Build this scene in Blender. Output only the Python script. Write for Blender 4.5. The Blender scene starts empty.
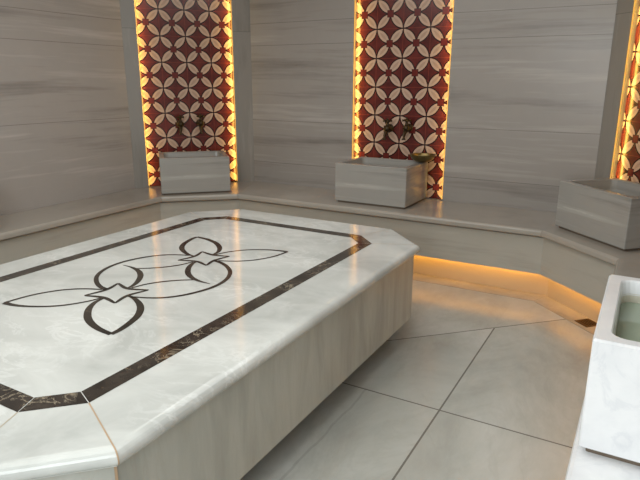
import bpy, bmesh, math, random
from mathutils import Vector, Matrix
random.seed(7)
C = bpy.context.scene.collection
SC = bpy.context.scene
PI = math.pi
CAMZ = 1.53
BENCH = 0.53          # height of the bench top
CX = -1.90            # symmetry axis of the room

# ------------------------------------------------------------------ node helpers
class N:
    """tiny arithmetic wrapper around shader node sockets"""
    def __init__(s, g, o): s.g = g; s.o = o
    def _m(s, op, *a): return s.g.math(op, s, *a)
    def __add__(s, b): return s._m('ADD', b)
    __radd__ = __add__
    def __sub__(s, b): return s._m('SUBTRACT', b)
    def __rsub__(s, b): return s.g.math('SUBTRACT', b, s)
    def __mul__(s, b): return s._m('MULTIPLY', b)
    __rmul__ = __mul__
    def __truediv__(s, b): return s._m('DIVIDE', b)
    def lt(s, b): return s._m('LESS_THAN', b)
    def gt(s, b): return s._m('GREATER_THAN', b)
    def abs(s): return s._m('ABSOLUTE')
    def fract(s): return s._m('FRACT')
    def floor(s): return s._m('FLOOR')
    def sqrt(s): return s._m('SQRT')
    def min(s, b): return s._m('MINIMUM', b)
    def max(s, b): return s._m('MAXIMUM', b)

class G:
    def __init__(s, name, rough=0.3, spec=0.5):
        s.m = bpy.data.materials.new(name); s.m.use_nodes = True
        s.t = s.m.node_tree
        s.b = s.t.nodes['Principled BSDF']
        s.b.inputs['Roughness'].default_value = rough
        s.b.inputs['Specular IOR Level'].default_value = spec
    def lk(s, a, b):
        if isinstance(a, N): a = a.o
        s.t.links.new(a, b)
    def math(s, op, *a):
        n = s.t.nodes.new('ShaderNodeMath'); n.operation = op
        for i, v in enumerate(a):
            if isinstance(v, N): s.t.links.new(v.o, n.inputs[i])
            else: n.inputs[i].default_value = v
        return N(s, n.outputs[0])
    def coord(s):
        n = s.t.nodes.new('ShaderNodeTexCoord'); return n.outputs['Object']
    def xyz(s, vec):
        n = s.t.nodes.new('ShaderNodeSeparateXYZ'); s.t.links.new(vec, n.inputs[0])
        return [N(s, o) for o in n.outputs]
    def comb(s, x, y, z):
        n = s.t.nodes.new('ShaderNodeCombineXYZ')
        for i, v in enumerate((x, y, z)):
            if isinstance(v, N): s.t.links.new(v.o, n.inputs[i])
            else: n.inputs[i].default_value = v
        return n.outputs[0]
    def noise(s, vec, scale, detail=4, rough=.55, dist=0.0):
        n = s.t.nodes.new('ShaderNodeTexNoise')
        s.t.links.new(vec, n.inputs['Vector'])
        n.inputs['Scale'].default_value = scale; n.inputs['Detail'].default_value = detail
        n.inputs['Roughness'].default_value = rough; n.inputs['Distortion'].default_value = dist
        return N(s, n.outputs[0])
    def ramp(s, f, stops):
        n = s.t.nodes.new('ShaderNodeValToRGB'); s.lk(f, n.inputs[0])
        e = n.color_ramp.elements
        while len(e) < len(stops): e.new(0.5)
        for i, (p, c) in enumerate(stops):
            e[i].position = p; e[i].color = (*c, 1)
        return n.outputs[0]
    def mix(s, f, a, b, blend='MIX'):
        n = s.t.nodes.new('ShaderNodeMix'); n.data_type = 'RGBA'; n.blend_type = blend
        for v, k in ((f, 0), (a, 6), (b, 7)):
            if isinstance(v, N): s.t.links.new(v.o, n.inputs[k])
            elif isinstance(v, (int, float)): n.inputs[k].default_value = v
            elif isinstance(v, tuple): n.inputs[k].default_value = (*v, 1)
            else: s.t.links.new(v, n.inputs[k])
        return n.outputs[2]
    def color(s, c):
        if isinstance(c, tuple): s.b.inputs['Base Color'].default_value = (*c, 1)
        else: s.lk(c, s.b.inputs['Base Color'])
        return s.m

def hx(r, g, b):
    f = lambda v: (v/255/12.92) if v/255 <= .04045 else ((v/255+.055)/1.055)**2.4
    return (f(r), f(g), f(b))

def plain(name, col, rough=.4, metal=0.0, spec=.5):
    g = G(name, rough, spec); g.b.inputs['Metallic'].default_value = metal
    return g.color(col)

def emissive(name, col, strength):
    g = G(name); g.b.inputs['Emission Color'].default_value = (*col, 1)
    g.b.inputs['Emission Strength'].default_value = strength
    return g.color(col)

def banded(name, dark, mid, light, joints=(), rough=.2, hs=.35, vs=5.0, seed=0.0, jw=.004, jdark=.45, zoff=0.0):
    """horizontally banded grey marble; joints = heights of the slab joints"""
    g = G(name, rough)
    x, y, z = g.xyz(g.coord())
    wob = g.noise(g.comb(x*1.2, y*1.2, z*2.0+seed), 1.0, 2)
    idx = None
    for j in joints:
        k = z.gt(j)
        idx = k if idx is None else idx + k
    zz = z + wob*.045 + seed
    if idx is not None: zz = zz + idx*3.71
    n1 = g.noise(g.comb(x*hs, y*hs, zz*vs), 1.0, 5, .6, .15)
    n2 = g.noise(g.comb(x*hs*3, y*hs*3, zz*vs*5), 1.0, 4, .6)
    f = n1*.72 + n2*.28
    col = g.ramp(f, [(.33, dark), (.47, mid), (.56, mid), (.68, light)])
    n3 = g.noise(g.comb(x, y, z), 9.0, 4, .6)
    col = g.mix(n3*.22, col, light)
    for j in joints:
        d = (z + wob*.006 - j - .003).abs().lt(jw*.5)
        col = g.mix(d*(1-jdark), col, (dark[0]*.25, dark[1]*.25, dark[2]*.25))
    rr = n1*.12 + (rough-.06)
    g.lk(rr, g.b.inputs['Roughness'])
    return g.color(col)

def cloudy(name, base, shade, vein, rough=.12, scale=2.0, vamt=.6, stretch=(1, 1, 1), spec=.5):
    """white or grey marble with soft clouds and thin wispy veins"""
    g = G(name, rough, spec)
    x, y, z = g.xyz(g.coord())
    v = g.comb(x*stretch[0], y*stretch[1], z*stretch[2])
    c1 = g.noise(v, scale, 5, .6, .6)
    col = g.ramp(c1, [(.32, shade), (.62, base)])
    w = g.noise(v, scale*1.7, 6, .62, 1.4)
    ridge = 1 - ((w-.5).abs()*22).min(1.0)
    patch = g.noise(v, scale*.8, 2)
    vv = ridge*((patch-.42)*4).max(0.0).min(1.0)*vamt
    col = g.mix(vv, col, vein)
    return g.color(col)

def tile_mat(name, P, u0, z0):
    """printed tiles: four petals per tile on dark red, a little star where the petals' tips meet"""
    g = G(name, .22)
    x, y, z = g.xyz(g.coord())
    u = ((x-u0)/P).fract(); v = ((z-z0)/P).fract()
    p = (.5 - (u-.5).abs()); q = (.5 - (v-.5).abs())        # distance from the star node
    a = .5 - p; b = .5 - q                                   # distance from the plain node
    d1 = ((a-.5)*(a-.5) + b*b).sqrt(); d2 = (a*a + (b-.5)*(b-.5)).sqrt()
    dm = d1.max(d2)
    petal = dm.lt(.478)
    line = ((d1-.5).abs().lt(.022)).max((d2-.5).abs().lt(.022))
    s = (p+q)*.7071; t = (p-q).abs()*.7071
    star = (s + t*1.0).lt(.15)
    star = star.max(p.max(q).lt(.08))
    starline = (s + t*1.0).lt(.175).max(p.max(q).lt(.10))
    hatch = g.noise(g.comb(x, y, z), 160.0, 2)
    inner = dm.lt(.40)
    cream = g.mix(inner*(hatch*.55+.25), hx(190, 163, 145), hx(152, 127, 112))
    blot = g.noise(g.comb(x, y, z), 7.0, 3)
    red = g.ramp(blot, [(.35, hx(76, 28, 27)), (.65, hx(104, 42, 37))])
    dia = (1 - (a+b)*1.0)
    grid = (a.min(b)).lt(.008)
    red = g.mix(grid*.55, red, hx(150, 70, 52))
    col = g.mix(line, red, hx(46, 16, 14))
    col = g.mix(petal, col, cream)
    col = g.mix(starline, col, hx(60, 20, 18))
    col = g.mix(star, col, hx(98, 34, 31))
    return g.color(col)

def floor_mat():
    g = G('floor_marble', .17)
    x, y, z = g.xyz(g.coord())
    dia = y - x - 4.24
    side = dia.gt(0.0)
    v = g.comb(x*.9 + side*5 + x.gt(-.71)*9, y*.45 + y.gt(2.42)*7, 0.0)
    c1 = g.noise(v, 2.2, 7, .66, .35)
    col = g.ramp(c1, [(.28, hx(164, 164, 157)), (.50, hx(184, 185, 178)), (.72, hx(202, 203, 198))])
    w = g.noise(v, 3.0, 6, .65, .8)
    ridge = 1 - ((w-.5).abs()*26).min(1.0)
    col = g.mix(ridge*.10, col, hx(140, 134, 124))
    near = dia.lt(0.0)
    wob = (g.noise(g.comb(x, y, 0.0), 3.0, 3) - .5)*.05
    vein = (x + 1.095 + wob).abs().lt(.006)*near*y.gt(1.2)*y.lt(2.42)
    col = g.mix(vein*.22, col, hx(110, 106, 100))
    jx = (y-2.42).abs().min((y-.95).abs()).lt(.0045)*near
    jy = (x+.71).abs().min((x+3.2).abs()).lt(.0045)*near
    jd = dia.abs().lt(.006)
    j = jx.max(jy).max(jd)
    col = g.mix(j*.75, col, hx(84, 78, 70))
    g.lk(g.noise(v, 6.0, 3)*.14 + .10, g.b.inputs['Roughness'])
    return g.color(col)

# ------------------------------------------------------------------ mesh helpers
class MB:
    def __init__(s): s.v = []; s.f = []; s.sm = set()
    def add(s, verts, faces, M=None, smooth=False):
        o = len(s.v)
        for p in verts:
            p = Vector(p)
            s.v.append(M @ p if M is not None else p)
        for f in faces:
            if smooth: s.sm.add(len(s.f))
            s.f.append([i+o for i in f])
        return s
    def box(s, x0, x1, y0, y1, z0, z1, M=None):
        v = [(x, y, z) for z in (z0, z1) for y in (y0, y1) for x in (x0, x1)]
        return s.add(v, [(0, 2, 3, 1), (4, 5, 7, 6), (0, 1, 5, 4), (2, 6, 7, 3), (0, 4, 6, 2), (1, 3, 7, 5)], M)
    def loops(s, loops, M=None, cap0=True, cap1=True, smooth=False):
        """bridge closed loops of equal length (counter-clockwise seen from above, going up)"""
        n = len(loops[0]); v = [p for l in loops for p in l]; f = []
        for k in range(len(loops)-1):
            for i in range(n):
                j = (i+1) % n
                f.append((k*n+i, k*n+j, (k+1)*n+j, (k+1)*n+i))
        s.add(v, f, M, smooth)
        o = len(s.v) - len(v)
        if cap0: s.f.append([o+i for i in reversed(range(n))])
        if cap1: s.f.append([o+(len(loops)-1)*n+i for i in range(n)])
        return s
    def prism(s, poly, z0, z1, M=None):
        return s.loops([[(x, y, z0) for x, y in poly], [(x, y, z1) for x, y in poly]], M)
    def lathe(s, prof, M=None, n=20, smooth=True, cap0=True, cap1=True):
        L = [[(r*math.cos(2*PI*i/n), r*math.sin(2*PI*i/n), z) for i in range(n)] for r, z in prof]
        return s.loops(L, M, cap0, cap1, smooth)
    def tube(s, pts, rad, M=None, n=10):
        pts = [Vector(p) for p in pts]; L = []
        up = Vector((0.13, .21, 1)).normalized()
        for i, p in enumerate(pts):
            t = (pts[min(i+1, len(pts)-1)] - pts[max(i-1, 0)]).normalized()
            a = t.cross(up)
            if a.length < .1: a = t.cross(Vector((1, 0.1, 0)))
            a.normalize(); b = t.cross(a)
            r = rad[i] if isinstance(rad, (list, tuple)) else rad
            L.append([tuple(p + a*r*math.cos(2*PI*k/n) + b*r*math.sin(2*PI*k/n)) for k in range(n)])
        return s.loops(L, M, True, True, True)
    def build(s, name, m, parent=None, bevel=0, loc=None):
        me = bpy.data.meshes.new(name)
        me.from_pydata([tuple(p) for p in s.v], [], s.f)
        for i in s.sm: me.polygons[i].use_smooth = True
        bm = bmesh.new(); bm.from_mesh(me)
        bmesh.ops.recalc_face_normals(bm, faces=bm.faces)
        if bevel:
            es = [e for e in bm.edges if len(e.link_faces) == 2 and e.calc_face_angle(0) > .4]
            bmesh.ops.bevel(bm, geom=es, offset=bevel, segments=2, affect='EDGES', profile=.5)
        bm.to_mesh(me); bm.free()
        o = bpy.data.objects.new(name, me); C.objects.link(o)
        me.materials.append(m)
        if parent is not None: o.parent = parent
        if loc is not None: o.location = loc
        return o

def thing(name, label, cat, loc=(0, 0, 0), rz=0.0, group=None):
    o = bpy.data.objects.new(name, None); C.objects.link(o)
    o.empty_display_size = .1
    o.location = loc; o.rotation_euler = (0, 0, rz)
    o['label'] = label; o['category'] = cat
    if group: o['group'] = group
    return o
def struct(o, label=None):
    o['kind'] = 'structure'
    if label: o['label'] = label
    return o
def copy_tree(o, parent=None):
    c = o.copy(); C.objects.link(c)
    if parent is not None: c.parent = parent
    for ch in list(o.children): copy_tree(ch, c)
    return c

def rrect(hx_, hy_, r, z, k=5, cx=0, cy=0):
    out = []
    for (sx, sy, a0) in ((1, -1, -PI/2), (1, 1, 0), (-1, 1, PI/2), (-1, -1, PI)):
        for i in range(k):
            a = a0 + PI/2*i/(k-1)
            out.append((cx + sx*(hx_-r) + r*math.cos(a), cy + sy*(hy_-r) + r*math.sin(a), z))
    return out
def octa(hx_, hy_, c, d=0.0):
    hx_ -= d; hy_ -= d; c = max(c - d*(2-math.sqrt(2)), .002)
    return [(hx_, -hy_+c), (hx_, hy_-c), (hx_-c, hy_), (-hx_+c, hy_), (-hx_, hy_-c), (-hx_, -hy_+c), (-hx_+c, -hy_), (hx_-c, -hy_)]
def offset_path(pts, d):
    """offset an open polyline to its left by d (mitred)"""
    out = []
    for i, p in enumerate(pts):
        p = Vector(p); ns = []
        if i > 0: t = (p-Vector(pts[i-1])).normalized(); ns.append(Vector((-t.y, t.x)))
        if i < len(pts)-1: t = (Vector(pts[i+1])-p).normalized(); ns.append(Vector((-t.y, t.x)))
        if len(ns) == 2:
            n = (ns[0]+ns[1]).normalized(); n = n/n.dot(ns[0])
        else: n = ns[0]
        out.append(p + n*d)
    return out

# ------------------------------------------------------------------ materials
M_wall = banded('banded_grey_marble', hx(130, 124, 118), hx(166, 159, 153), hx(194, 187, 181), joints=(1.2, 1.83, 2.055), rough=.3, seed=1.0, vs=6)
M_wallb = banded('banded_grey_marble_back', hx(122, 116, 110), hx(156, 150, 144), hx(182, 176, 170), joints=(.74, 1.155, 1.86, 2.06), rough=.3, seed=4.0, vs=5.5)
M_jamb = banded('plain_grey_marble_jamb', hx(124, 119, 112), hx(144, 139, 132), hx(164, 159, 152), joints=(1.99,), rough=.3, hs=6, vs=.6, seed=2.0)
M_bench = banded('bench_grey_marble', hx(146, 138, 128), hx(166, 159, 149), hx(184, 178, 168), rough=.2, hs=.5, vs=4, seed=3.0)
M_benchf = banded('bench_front_marble', hx(156, 150, 139), hx(176, 171, 160), hx(190, 186, 176), rough=.25, hs=.6, vs=5, seed=8.0)
M_plinth = plain('bench_plinth_marble', hx(190, 172, 146), .35)
M_basin = banded('basin_grey_marble', hx(120, 117, 112), hx(156, 153, 147), hx(182, 179, 173), rough=.25, hs=.5, vs=7, seed=5.0)
M_near_lit = cloudy('near_lit_marble', hx(240, 241, 242), hx(222, 224, 227), hx(196, 200, 208), .25, 3.0, .3)  # bright cool light on the near basin and slab put into a paler colour
M_stone = cloudy('white_marble_top', hx(208, 210, 206), hx(180, 182, 178), hx(232, 234, 232), .09, 2.6, .55, stretch=(.8, 1.1, 1), spec=.42)
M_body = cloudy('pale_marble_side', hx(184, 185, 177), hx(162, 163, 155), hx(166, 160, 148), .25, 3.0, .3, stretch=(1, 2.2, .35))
M_rust = plain('rust_stained_joint', hx(176, 150, 122), .6)
M_seam = plain('pale_stone_joint', hx(172, 160, 140), .6)
M_floor = floor_mat()
M_border = cloudy('floor_border_marble', hx(182, 172, 156), hx(160, 150, 134), hx(140, 130, 116), .2, 3.0, .25)
M_ceil = plain('ceiling_plaster', hx(196, 190, 180), .8)
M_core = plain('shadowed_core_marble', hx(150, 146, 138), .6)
M_foot = plain('basin_foot_shaded', hx(112, 98, 84), .7)  # foot coloured dark brown to deepen the shadow gap under the basins
M_brass = plain('aged_brass', hx(62, 50, 34), .38, .7)
M_bowl = plain('patinated_brass_bowl', hx(128, 112, 74), .28, .9)
M_drain = plain('dark_brass_grate', hx(92, 62, 22), .4, .7)
M_void = plain('drain_shade', hx(24, 16, 8), .8)  # near-black colour for the shade below the grate
M_led = emissive('amber_light_tube', (1.0, .55, .12), .5)
M_ledlow = emissive('orange_light_tube', (1.0, .50, .06), 1.5)
def inlay_mat(name, a, b, vein, amt):
    g = G(name, .1)
    co = g.coord()
    c1 = g.noise(co, 9.0, 5, .6, .5)
    col = g.ramp(c1, [(.35, a), (.65, b)])
    w = g.noise(co, 8.0, 5, .65, 1.6)
    ridge = 1 - ((w-.5).abs()*45).min(1.0)
    pt = ((g.noise(co, 5.0, 2) - .45)*5).max(0.0).min(1.0)
    return g.color(g.mix(ridge*pt*amt, col, vein))
M_band = inlay_mat('dark_brown_veined_marble', hx(42, 38, 35), hx(68, 61, 55), hx(190, 176, 152), .6)
M_inlay = inlay_mat('dark_inlay_marble', hx(40, 36, 32), hx(62, 55, 48), hx(120, 108, 92), .4)
gw = G('green_tinted_water', .02)
_tr = gw.t.nodes.new('ShaderNodeBsdfTransparent'); _tr.inputs[0].default_value = (*hx(214, 232, 214), 1)
_df = gw.t.nodes.new('ShaderNodeBsdfDiffuse'); _df.inputs[0].default_value = (*hx(200, 216, 194), 1)
_gl = gw.t.nodes.new('ShaderNodeBsdfGlossy'); _gl.inputs['Roughness'].default_value = .02
_fr = gw.t.nodes.new('ShaderNodeFresnel'); _fr.inputs[0].default_value = 1.33
_m1 = gw.t.nodes.new('ShaderNodeMixShader'); _m1.inputs[0].default_value = .65
_mx = gw.t.nodes.new('ShaderNodeMixShader')
gw.t.links.new(_tr.outputs[0], _m1.inputs[1]); gw.t.links.new(_df.outputs[0], _m1.inputs[2])
gw.t.links.new(_fr.outputs[0], _mx.inputs[0]); gw.t.links.new(_m1.outputs[0], _mx.inputs[1]); gw.t.links.new(_gl.outputs[0], _mx.inputs[2])
gw.t.links.new(_mx.outputs[0], gw.t.nodes['Material Output'].inputs[0])
M_water = gw.m
gi = G('basin_inner_marble', .3)
_x, _y, _z = gi.xyz(gi.coord())
_n = gi.noise(gi.comb(_x, _y, _z), 22.0, 3)
M_basin_in = gi.color(gi.ramp(_n, [(.30, hx(112, 106, 92)), (.36, hx(196, 190, 172)), (.7, hx(208, 204, 190))]))

# ------------------------------------------------------------------ room shell
ZC = 2.75
WL, WR, YB, YF = -4.26, .44, 4.80, -.90
AL, BL = (-4.26, 3.88), (-3.51, 4.80)           # left corner pier
AR, BR = (.44, 3.95), (-.33, 4.80)              # right corner pier
T = .14                                          # wall thickness
MB().box(WL-.3, WR+.3, YF-.3, YB+.4, -.12, 0).build('floor', M_floor)['kind'] = 'structure'
struct(MB().box(WL-.3, WR+.3, YF-.3, YB+.4, ZC, ZC+.1).build('ceiling', M_ceil))
struct(MB().box(WL-T, WL, YF, AL[1]+.06, 0, ZC).build('wall_left', M_wall))
struct(MB().box(WR, WR+T, YF, AR[1]+.06, 0, ZC).build('wall_right', M_wall))
struct(MB().box(WL-T, WR+T, YF-T, YF, 0, ZC).build('wall_front', M_wall))
NT = 2.62                                        # top of the tiled niches
PX0, PX1 = -2.392, -1.503                        # tiled niche in the back wall
w = MB()
w.box(BL[0]-.02, PX0, YB, YB+T, 0, ZC); w.box(PX1, BR[0]+.02, YB, YB+T, 0, ZC)
w.box(PX0, PX1, YB, YB+T, NT, ZC); w.box(PX0, PX1, YB+.075, YB+T, 0, NT)
struct(w.build('wall_back', M_wallb))

def pier_matrix(A, B):
    """local frame: x along the pier (left to right seen from the room), y into the wall, z up, origin mid-pier on the floor"""
    A = Vector((A[0], A[1], 0)); B = Vector((B[0], B[1], 0))
    t = (B-A).normalized(); n = Vector((-t.y, t.x, 0)); m = (A+B)/2
    return Matrix(((t.x, n.x, 0, m.x), (t.y, n.y, 0, m.y), (0, 0, 1, 0), (0, 0, 0, 1))), (B-A).length
ML, LLEN = pier_matrix(AL, BL)
MR, RLEN = pier_matrix(BR, AR)
PW = .885
def pier(M, L, name, off):
    h = L/2; a = -PW/2+off; b = PW/2+off
    w = MB()
    w.box(-h, a, 0, T, 0, ZC); w.box(b, h, 0, T, 0, ZC)
    w.box(a, b, 0, T, NT, ZC); w.box(a, b, .075, T, 0, NT)
    o = struct(w.build(name, M_jamb)); o.matrix_world = M
    return o
pier(ML, LLEN, 'wall_left_corner', -.025)
pier(MR, RLEN, 'wall_right_corner', .03)

# ------------------------------------------------------------------ tiled niche panels with their light tubes
def area(name, loc, rot, sx, sy, col, power, parent=None, spread=None):
    l = bpy.data.lights.new(name, 'AREA'); l.shape = 'RECTANGLE'; l.size = sx; l.size_y = sy
    l.color = col; l.energy = power
    if spread: l.spread = spread
    o = bpy.data.objects.new(name, l); C.objects.link(o)
    if parent is not None: o.parent = parent
    o.location = loc; o.rotation_euler = rot
    return o
def tile_panel(label, M, off, P, z0, wid, sL=1.0, sR=1.0, u0=None):
    t = thing('tile_panel', label, 'tile panel', group='petal tile panels in the wall niches')
    t.matrix_world = M @ Matrix.Translation((off, .05, BENCH))
    mat = tile_mat('petal_tiles', P, P/2 if u0 is None else u0, z0-BENCH)
    MB().box(-wid/2+.001, wid/2-.001, 0, .022, .002, NT-BENCH-.002).build('tile_field', mat, t)
    hgt = NT-BENCH-.02
    for s, k in ((-1, sL), (1, sR)):
        x = s*(wid/2-.0065)
        MB().box(x-.003, x+.003, -.048, -.042, .01, .01+hgt).build('light_tube', M_led, t)
        e = area('niche_glow', (s*(wid/2-.008), -.040, .01+hgt/2), (0, 0, 0), .014, hgt, (1, .60, .11), 2.4*k, t)
        e.matrix_local = Matrix.Translation(e.location) @ Matrix(((0, -s*.766, s*.643, 0), (0, -.643, -.766, 0), (1, 0, 0, 0), (0, 0, 0, 1))) @ Matrix.Rotation(PI/2, 4, 'Z')
    return t
I4 = Matrix.Identity(4)
tile_panel('red and cream petal tile panel in the left corner behind the basin without a bowl', ML, -.025, .234, 2.050, PW, 1.0, 1.15)
tile_panel('red and cream petal tile panel in the middle of the back wall behind the bowl', Matrix.Translation(((PX0+PX1)/2, YB, 0)), 0, .2425, 2.087, PX1-PX0, 1.1, .8)
tile_panel('strongly lit petal tile panel at the right edge, mostly outside the photo', MR, .03, .234, 1.146, PW, 1.15, 1.0, -.067)

# ------------------------------------------------------------------ built-in bench
XL, XRr, YBN = -3.735, -.076, 4.14               # seat lip lines
path = [(XL, .55), (XL, 3.692), (-3.227, YBN), (-.575, YBN), (XRr, 3.665), (XRr, 2.34), (XRr, .55)]  # lip, walked clockwise
wallp = offset_path([(WL, .55), AL, BL, BR, AR, (WR, 2.34), (WR, .55)], -.004)
bench = thing('marble_bench', 'grey marble bench running round the walls with orange light beneath', 'bench', (CX, 4.4, 0))
Minv = Matrix.Translation((-CX, -4.4, 0))
prof = [(.012, 0), (.004, .004), (0, .012), (0, .034), (.004, .044), (.014, .05)]      # inset, height above underside
off = {}
def offp(d):
    if d not in off: off[d] = offset_path(path, d)       # +d = towards the walls
    return off[d]
SL0 = BENCH-.05
for i in range(6):
    m = MB(); L = []
    for d, z in prof:
        p = offp(d); a, b = p[i], p[i+1]
        g = (b-a).normalized()*.0012
        a = a+g; b = b-g
        w0, w1 = Vector(wallp[i]), Vector(wallp[i+1])
        gg = (w1-w0).normalized()*.0012
        L.append([(a.x, a.y, SL0+z), (b.x, b.y, SL0+z), (w1.x-gg.x, w1.y-gg.y, SL0+z), (w0.x+gg.x, w0.y+gg.y, SL0+z)])
    m.loops(L, Minv).build('seat_slab', M_near_lit if i == 5 else M_bench, bench)  # nearest slab wears the pale colour that carries the bright light
    m = MB(); f0, f1 = offp(.040), offp(.066)
    m.prism([tuple(f0[i]), tuple(f0[i+1]), tuple(f1[i+1]), tuple(f1[i])], .197, SL0-.012, Minv).build('front_panel', M_benchf, bench)
    q0, q1 = offp(.165), offp(.195)
    m = MB(); m.prism([tuple(q0[i]), tuple(q0[i+1]), tuple(q1[i+1]), tuple(q1[i])], .0, SL0, Minv).build('plinth', M_plinth, bench)
    t0, t1 = offp(.070), offp(.082)
    m = MB(); m.prism([tuple(t0[i]), tuple(t0[i+1]), tuple(t1[i+1]), tuple(t1[i])], .222, .232, Minv).build('light_tube', M_ledlow, bench)
    c0, c1 = offp(.095)[i], offp(.095)[i+1]
    mid = (c0+c1)/2; d = c1-c0; ang = math.atan2(d.y, d.x)
    # faces the plinth, tipped down
    e = area('bench_glow', (mid.x, mid.y, .215), (0, 0, 0), d.length-.06, .03, (1, .50, .07), 1.6*d.length, None)
    e.rotation_euler = Matrix.Rotation(ang, 3, 'Z').to_euler()
    e.rotation_euler = (Matrix.Rotation(ang, 3, 'Z') @ Matrix.Rotation(math.radians(66), 3, 'X')).to_euler()
# floor border strip along the plinth
b0, b1 = offp(.0), offp(.163)
for i in range(1, 4):
    a0, a1 = b0[i], b0[i+1]; c1_, c0_ = b1[i+1], b1[i]
    g = (a1-a0).normalized()*.0025
    m = MB().prism([tuple(a0+g), tuple(a1-g), tuple(c1_-g), tuple(c0_+g)], -.02, .0025)
    struct(m.build('trim_%d' % i, M_border))

# ------------------------------------------------------------------ navel stone (heated platform)
SX, SY, SZ = -1.997, 1.975, .61
st = thing('marble_platform', 'long eight-sided white marble platform with dark inlay in mid-room', 'platform', (SX, SY, 0))
HX, HY, CH = .893, 1.405, .285
slab_octa = lambda d: [(x+.02, y) for x, y in octa(HX, HY, CH, d)]
prof = [(.018, -.056), (.018, -.046), (.008, -.046), (.003, -.041), (.0008, -.036), (0, -.030), (.0008, -.024), (.003, -.0175), (.007, -.0115), (.012, -.0065), (.0185, -.003), (.026, -.0008), (.034, 0)]
L = [[(x, y, SZ+z) for x, y in slab_octa(d)] for d, z in prof]
top = MB()
n = 8
top.loops(L, None, True, True)
top.build('top_slab', M_stone, st)
# eight side panels, overhanging a recessed core
BZ0, BZ1 = .152, SZ-.052
o0, o1 = slab_octa(.032), slab_octa(.06)
for i in range(8):
    j = (i+1) % 8
    a, b = Vector(o0[i]), Vector(o0[j]); g = (b-a).normalized()*.0015
    a, b = a+g, b-g
    m = MB().prism([tuple(a), tuple(b), o1[j], o1[i]], BZ0, BZ1)
    m.build('side_panel', M_body, st)
MB().prism(slab_octa(.07), BZ0+.01, BZ1-.004).build('underside', M_core, st)
MB().prism(slab_octa(.46), 0, BZ0+.01).build('plinth', M_core, st)
# joints that run from the band's corners over the rounded lip
bo = octa(.657, 1.136, .136)
bi = octa(.583, 1.062, .093)
for i in range(8):
    ring = [Vector((L[k][i][0], L[k][i][1], L[k][i][2])) for k in range(len(prof)-1, 1, -1)]
    pts = [Vector((bo[i][0], bo[i][1], SZ))] + ring
    outd = Vector((bo[i][0], bo[i][1], 0)); ctr = Vector((0, 0, SZ-.2))
    t = (ring[0]-pts[0]).normalized(); sd = Vector((-t.y, t.x, 0))*.0022
    vv = []; ff = []
    for k, p in enumerate(pts):
        nrm = Vector((0, 0, 1)) if k < 2 else (Vector((t.x, t.y, 0))*min(1, (k-1)/7) + Vector((0, 0, 1))*max(0, 1-(k-1)/9)).normalized()
        q = p + nrm*.0009
        vv += [q-sd, q+sd]
        if k: ff.append((2*k-2, 2*k-1, 2*k+1, 2*k))
    MB().add(vv, ff).build('lip_joint', M_rust if i == 0 else M_seam, st)
# rust line down the near corner of the sides
a = Vector(o0[0]); nn = Vector((.92, -.38, 0)).normalized(); sd = Vector((-nn.y, nn.x, 0))*.004
vv = []
for z in (BZ1, BZ0):
    p = Vector((a.x, a.y, z)) + nn*.0012
    vv += [p-sd, p+sd]
MB().add(vv, [(0, 1, 3, 2)]).build('side_joint', M_rust, st)
# dark band: eight pieces
for i in range(8):
    j = (i+1) % 8
    a, b, c, d = Vector(bo[i]), Vector(bo[j]), Vector(bi[j]), Vector(bi[i])
    g = (b-a).normalized()*.0016
    MB().add([(p.x, p.y, SZ+.0008) for p in (a+g, b-g, c-g, d+g)], [(0, 1, 2, 3)]).build('inlay_band', M_band, st)

# floral inlay, half drawn, half turned by 180 degrees
def spline(pts, n=6):
    P = [Vector(p) for p in pts]; out = []
    for i in range(len(P)-1):
        p0 = P[i-1] if i > 0 else 2*P[0]-P[1]
        p1, p2 = P[i], P[i+1]
        p3 = P[i+2] if i+2 < len(P) else 2*P[-1]-P[-2]
        for k in range(n):
            t = k/n
            out.append(.5*((2*p1)+(p2-p0)*t+(2*p0-5*p1+4*p2-p3)*t*t+(-p0+3*p1-3*p2+p3)*t**3))
    out.append(P[-1]); return out
LV = [0]
def ribbon(m, pts, wa, wm, wb, smooth=True):
    """flat stroke whose width goes wa - wm - wb"""
    q = spline(pts) if smooth else [Vector(p) for p in pts]
    n = len(q)-1; vv = []; ff = []
    LV[0] += 1; z = SZ + .0008 + .00012*(LV[0] % 6)
    for i, p in enumerate(q):
        t = (q[min(i+1, n)]-q[max(i-1, 0)]).normalized(); nr = Vector((-t.y, t.x))
        u = i/n
        w = (wa+(wm-wa)*math.sin(PI/2*min(1, 2*u)) if u < .5 else wb+(wm-wb)*math.sin(PI/2*min(1, 2*(1-u))))/2
        a, b = p+nr*w, p-nr*w
        vv += [(a.x, a.y, z), (b.x, b.y, z)]
        if i: ff.append((2*i-2, 2*i-1, 2*i+1, 2*i))
    m.add(vv, ff)
leaf_a = [(-.318, -.643), (-.314, -.600), (-.306, -.550), (-.290, -.500), (-.267, -.455), (-.235, -.410), (-.185, -.367), (-.135, -.340), (-.088, -.322)]
leaf_b = [(-.318, -.643), (-.270, -.640), (-.220, -.628), (-.165, -.603), (-.115, -.572), (-.075, -.535), (-.043, -.490), (-.020, -.445), (-.006, -.398)]
heart_a = [(.006, -.392), (.014, -.445), (.046, -.500), (.090, -.545), (.140, -.582), (.200, -.610), (.263, -.627), (.332, -.635)]
heart_b = [(.332, -.635), (.329, -.590), (.312, -.526), (.286, -.462), (.242, -.403), (.190, -.361), (.130, -.330), (.082, -.318)]
arc = [(-.072, -.312), (-.130, -.298), (-.196, -.262), (-.258, -.208), (-.303, -.138), (-.327, -.060), (-.329, .018), (-.312, .090), (-.284, .155), (-.240, .213), (-.180, .255), (-.100, .286)]
hook = [(-.290, -.018), (-.222, -.022), (-.150, -.045), (-.085, -.092), (-.035, -.155), (-.008, -.210), (-.002, -.250)]
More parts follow.
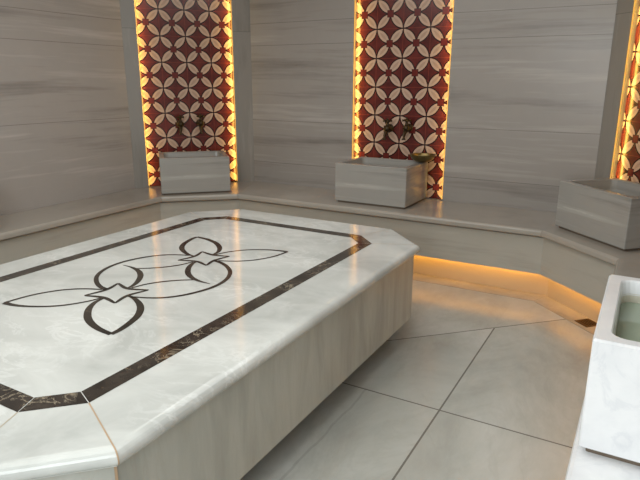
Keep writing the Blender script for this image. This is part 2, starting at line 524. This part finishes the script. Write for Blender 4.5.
link = [(-.186, -.026), (-.125, .018), (-.072, .073), (-.034, .133), (-.012, .205)]
dia = [(-.090, -.226), (.004, -.254), (.100, -.221), (.073, -.318), (.096, -.408), (.001, -.388), (-.092, -.412), (-.069, -.315), (-.090, -.226)]
rot = lambda pts: [(-x, -.034-y) for x, y in pts]
same = lambda pts: pts
for tr in (same, rot):
    m = MB(); ribbon(m, tr(leaf_a), .017, .016, .013); ribbon(m, tr(leaf_b), .027, .016, .013); m.build('leaf_inlay', M_inlay, st)
    m = MB(); ribbon(m, tr(heart_a), .014, .031, .022); ribbon(m, tr(heart_b), .022, .031, .014); m.build('heart_inlay', M_inlay, st)
    m = MB(); ribbon(m, tr(arc), .024, .021, .012); m.build('arc_inlay', M_inlay, st)
    m = MB(); ribbon(m, tr(hook), .004, .029, .013); m.build('hook_inlay', M_inlay, st)
    m = MB(); ribbon(m, tr(link), .012, .016, .013); m.build('link_inlay', M_inlay, st)
    m = MB()
    d = tr(dia)
    for k in range(4):
        ribbon(m, [d[2*k], d[2*k+1], d[2*k+2]], .012, .021, .012)
    m.build('star_inlay', M_inlay, st)

# ------------------------------------------------------------------ marble basins
def basin(label, loc, rz, w, d, mat, inner, group='square marble wash basins on the bench', wall=.043, H=.335, f=.016):
    t = thing('wash_basin', label, 'basin', loc, rz, group)
    Lp = [rrect(w/2-.004, d/2-.004, .006, f), rrect(w/2, d/2, .008, f+.004), rrect(w/2, d/2, .008, H-.006), rrect(w/2-.006, d/2-.006, .006, H)]
    iw, idp = w/2-wall, d/2-wall
    Lp += [rrect(iw+.004, idp+.004, .042, H), rrect(iw, idp, .04, H-.006), rrect(iw-.006, idp-.006, .04, H-.05)]
    MB().loops(Lp, None, True, False).build('bowl_block', mat, t)
    Li = [rrect(iw-.0055, idp-.0055, .04, H-.045), rrect(iw-.010, idp-.010, .045, H-.2), rrect(iw-.04, idp-.04, .04, H-.225)]
    MB().loops(Li, None, False, True).build('inner_lining', inner, t)
    MB().loops([rrect(w/2-.02, d/2-.02, .006, 0), rrect(w/2-.02, d/2-.02, .006, f)], None).build('foot', M_foot, t)
    return t
basin('grey banded marble basin on the left corner bench, without a bowl', (-3.722, 4.127, BENCH), math.radians(45), .622, .50, M_basin, M_basin)
basin('grey marble basin on the back bench with the brass bowl on it', (-1.967, 4.535, BENCH), 0, .645, .51, M_basin, M_basin)
basin('grey marble basin on the right corner bench, cut by the right edge', (-.115, 4.225, BENCH), math.radians(-45), .655, .47, M_basin, M_basin)
basin('large brightly lit marble basin nearest the camera, holding greenish water', (.176, 1.872, BENCH), math.radians(-90), .615, .475, M_near_lit, M_basin_in, H=.347, f=.02)
basin('marble basin by the left wall, only a sliver showing at the edge', (-4.01, 1.905, BENCH), math.radians(90), .615, .45, M_basin, M_basin)
wat = thing('basin_water', 'still greenish water inside the brightly lit basin nearest the camera', 'water', (.176, 1.872, BENCH+.272), math.radians(-90))
MB().add(rrect(.615/2-.0505, .475/2-.0505, .042, 0), [list(range(20))]).build('water_surface', M_water, wat)

# ------------------------------------------------------------------ brass taps, bowl, drain
def tap(label, M):
    t = thing('brass_tap', label, 'tap', group='brass taps over the basins'); t.matrix_world = M
    R = Matrix.Rotation(PI/2, 4, 'X')               # lathe axis points at the room (-y)
    MB().lathe([(.030, 0), (.030, .005), (.022, .010), (.014, .013), (.014, .03)], R, 18).build('wall_flange', M_brass, t)
    MB().lathe([(.013, .028), (.017, .034), (.024, .045), (.028, .058), (.024, .072), (.016, .080), (.008, .084), (.003, .086)], R, 18).build('valve_body', M_brass, t)
    MB().tube([(0, -.055, -.015), (-.004, -.075, -.030), (-.006, -.088, -.052), (-.006, -.090, -.075), (-.006, -.090, -.082)], [.016, .014, .012, .0125, .016], None, 12).build('spout', M_brass, t)
    MB().lathe([(.015, .018), (.011, .030), (.009, .044), (.013, .050), (.014, .056), (.006, .062)], Matrix.Translation((0, -.056, 0)), 14).build('stem', M_brass, t)
    h = MB()
    for a in (PI/4, PI*3/4):
        c, s_ = math.cos(a)*.034, math.sin(a)*.034
        h.tube([(-c, -.056-s_, .056), (-c*.55, -.056-s_*.55, .057), (0, -.056, .06), (c*.55, -.056+s_*.55, .057), (c, -.056+s_, .056)], [.009, .005, .007, .005, .009], None, 8)
    h.lathe([(.008, .06), (.009, .068), (.004, .076), (.001, .078)], Matrix.Translation((0, -.056, 0)), 10)
    h.build('cross_handle', M_brass, t)
    return t
ZT = 1.128
MM = Matrix.Translation(((PX0+PX1)/2, YB+.048, 0))
S12 = Matrix.Scale(1.18, 4)
tap('left tap of the pair over the back wall basin with the bowl', MM @ Matrix.Translation((-.088, 0, ZT)) @ S12)
tap('right tap of the pair over the back wall basin with the bowl', MM @ Matrix.Translation((.092, 0, ZT+.01)) @ S12)
tap('left tap of the pair over the left corner basin', ML @ Matrix.Translation((-.128, .048, ZT)) @ S12)
tap('right tap of the pair over the left corner basin', ML @ Matrix.Translation((.066, .048, ZT+.005)) @ S12)

bw = thing('washing_bowl', 'shallow aged brass bowl resting on the back basin rim', 'bowl', (-1.668, 4.705, BENCH+.3352))
b = MB()
b.lathe([(.030, 0), (.058, .006), (.083, .026), (.093, .052), (.098, .056), (.0985, .059), (.093, .060), (.089, .054), (.078, .028), (.055, .011), (.020, .008), (.012, .017), (.002, .018)], None, 32)
b.build('bowl_shell', M_bowl, bw); bw.scale = (1.12, 1.12, 1.12)
bd = MB()
for k in range(32):
    a = 2*PI*k/32
    bd.lathe([(.0008, -.004), (.0035, -.002), (.0035, .002), (.0008, .004)], Matrix.Translation((.0945*math.cos(a), .0945*math.sin(a), .0475)), 6)
bd.build('beaded_rim', M_bowl, bw)

dr = thing('floor_drain', 'small square brass drain grate in the floor beside the brightly lit basin', 'drain', (-.197, 3.905, .0026), math.radians(-43))
m = MB()
for s_ in (-1, 1):
    m.box(-.055, .055, s_*.055-(.010 if s_ > 0 else 0), s_*.055+(.010 if s_ < 0 else 0), 0, .004)
    m.box(s_*.055-(.010 if s_ > 0 else 0), s_*.055+(.010 if s_ < 0 else 0), -.045, .045, 0, .004)
m.build('frame', M_drain, dr)
m = MB()
for k in range(5): m.box(-.045, .045, -.036+k*.018-.004, -.036+k*.018+.004, .0008, .0036)
m.build('grate', M_drain, dr)
MB().box(-.045, .045, -.045, .045, .0, .0008).build('shaft_shade', M_void, dr)  # flat dark plate standing in for the shade under the grate

# ------------------------------------------------------------------ camera
p_r = Vector((0.86907327, 0.49467843, 0.00221313)); p_u = Vector((-0.13366707, 0.23052019, 0.96384312)); p_w = Vector((-0.47628223, 0.83794611, -0.26646116))
cd = bpy.data.cameras.new('camera'); co = bpy.data.objects.new('camera', cd); C.objects.link(co)
cd.sensor_width = 36; cd.lens = 574.2/640*36; cd.clip_start = .02
co.matrix_world = Matrix(((p_r.x, p_u.x, -p_w.x, 0), (p_r.y, p_u.y, -p_w.y, 0), (p_r.z, p_u.z, -p_w.z, CAMZ), (0, 0, 0, 1)))
SC.camera = co

# ------------------------------------------------------------------ light
def aim(o, tgt):
    d = Vector(tgt)-o.location; o.rotation_euler = d.to_track_quat('-Z', 'Y').to_euler()
k = area('rear_cool_light', (-.75, -.80, 1.65), (0, 0, 0), 1.7, 1.5, (.90, .97, 1.0), 60); aim(k, (-1.4, 3.0, 1.0))  # unseen cool source behind the camera, widened and lowered to fill the walls
k = area('ceiling_fill', (-1.9, 1.0, 2.70), (0, 0, 0), 2.8, 2.4, (.99, 1.0, .97), 48)  # added overhead fill for the room's ambient light
k = area('ceiling_fill_far', (-1.9, 3.2, 2.70), (0, 0, 0), 2.2, 1.0, (1.0, .99, .96), 18)  # second added fill, over the far half of the room
wd = bpy.data.worlds.new('world'); SC.world = wd; wd.use_nodes = True
wd.node_tree.nodes['Background'].inputs[0].default_value = (.5, .5, .5, 1)
wd.node_tree.nodes['Background'].inputs[1].default_value = .3
SC.view_settings.view_transform = 'Standard'
SC.view_settings.look = 'None'
SC.view_settings.exposure = 0
SC.cycles.use_denoising = True
SC.cycles.max_bounces = 8
SC.cycles.sample_clamp_indirect = 4
SC.cycles.caustics_reflective = False
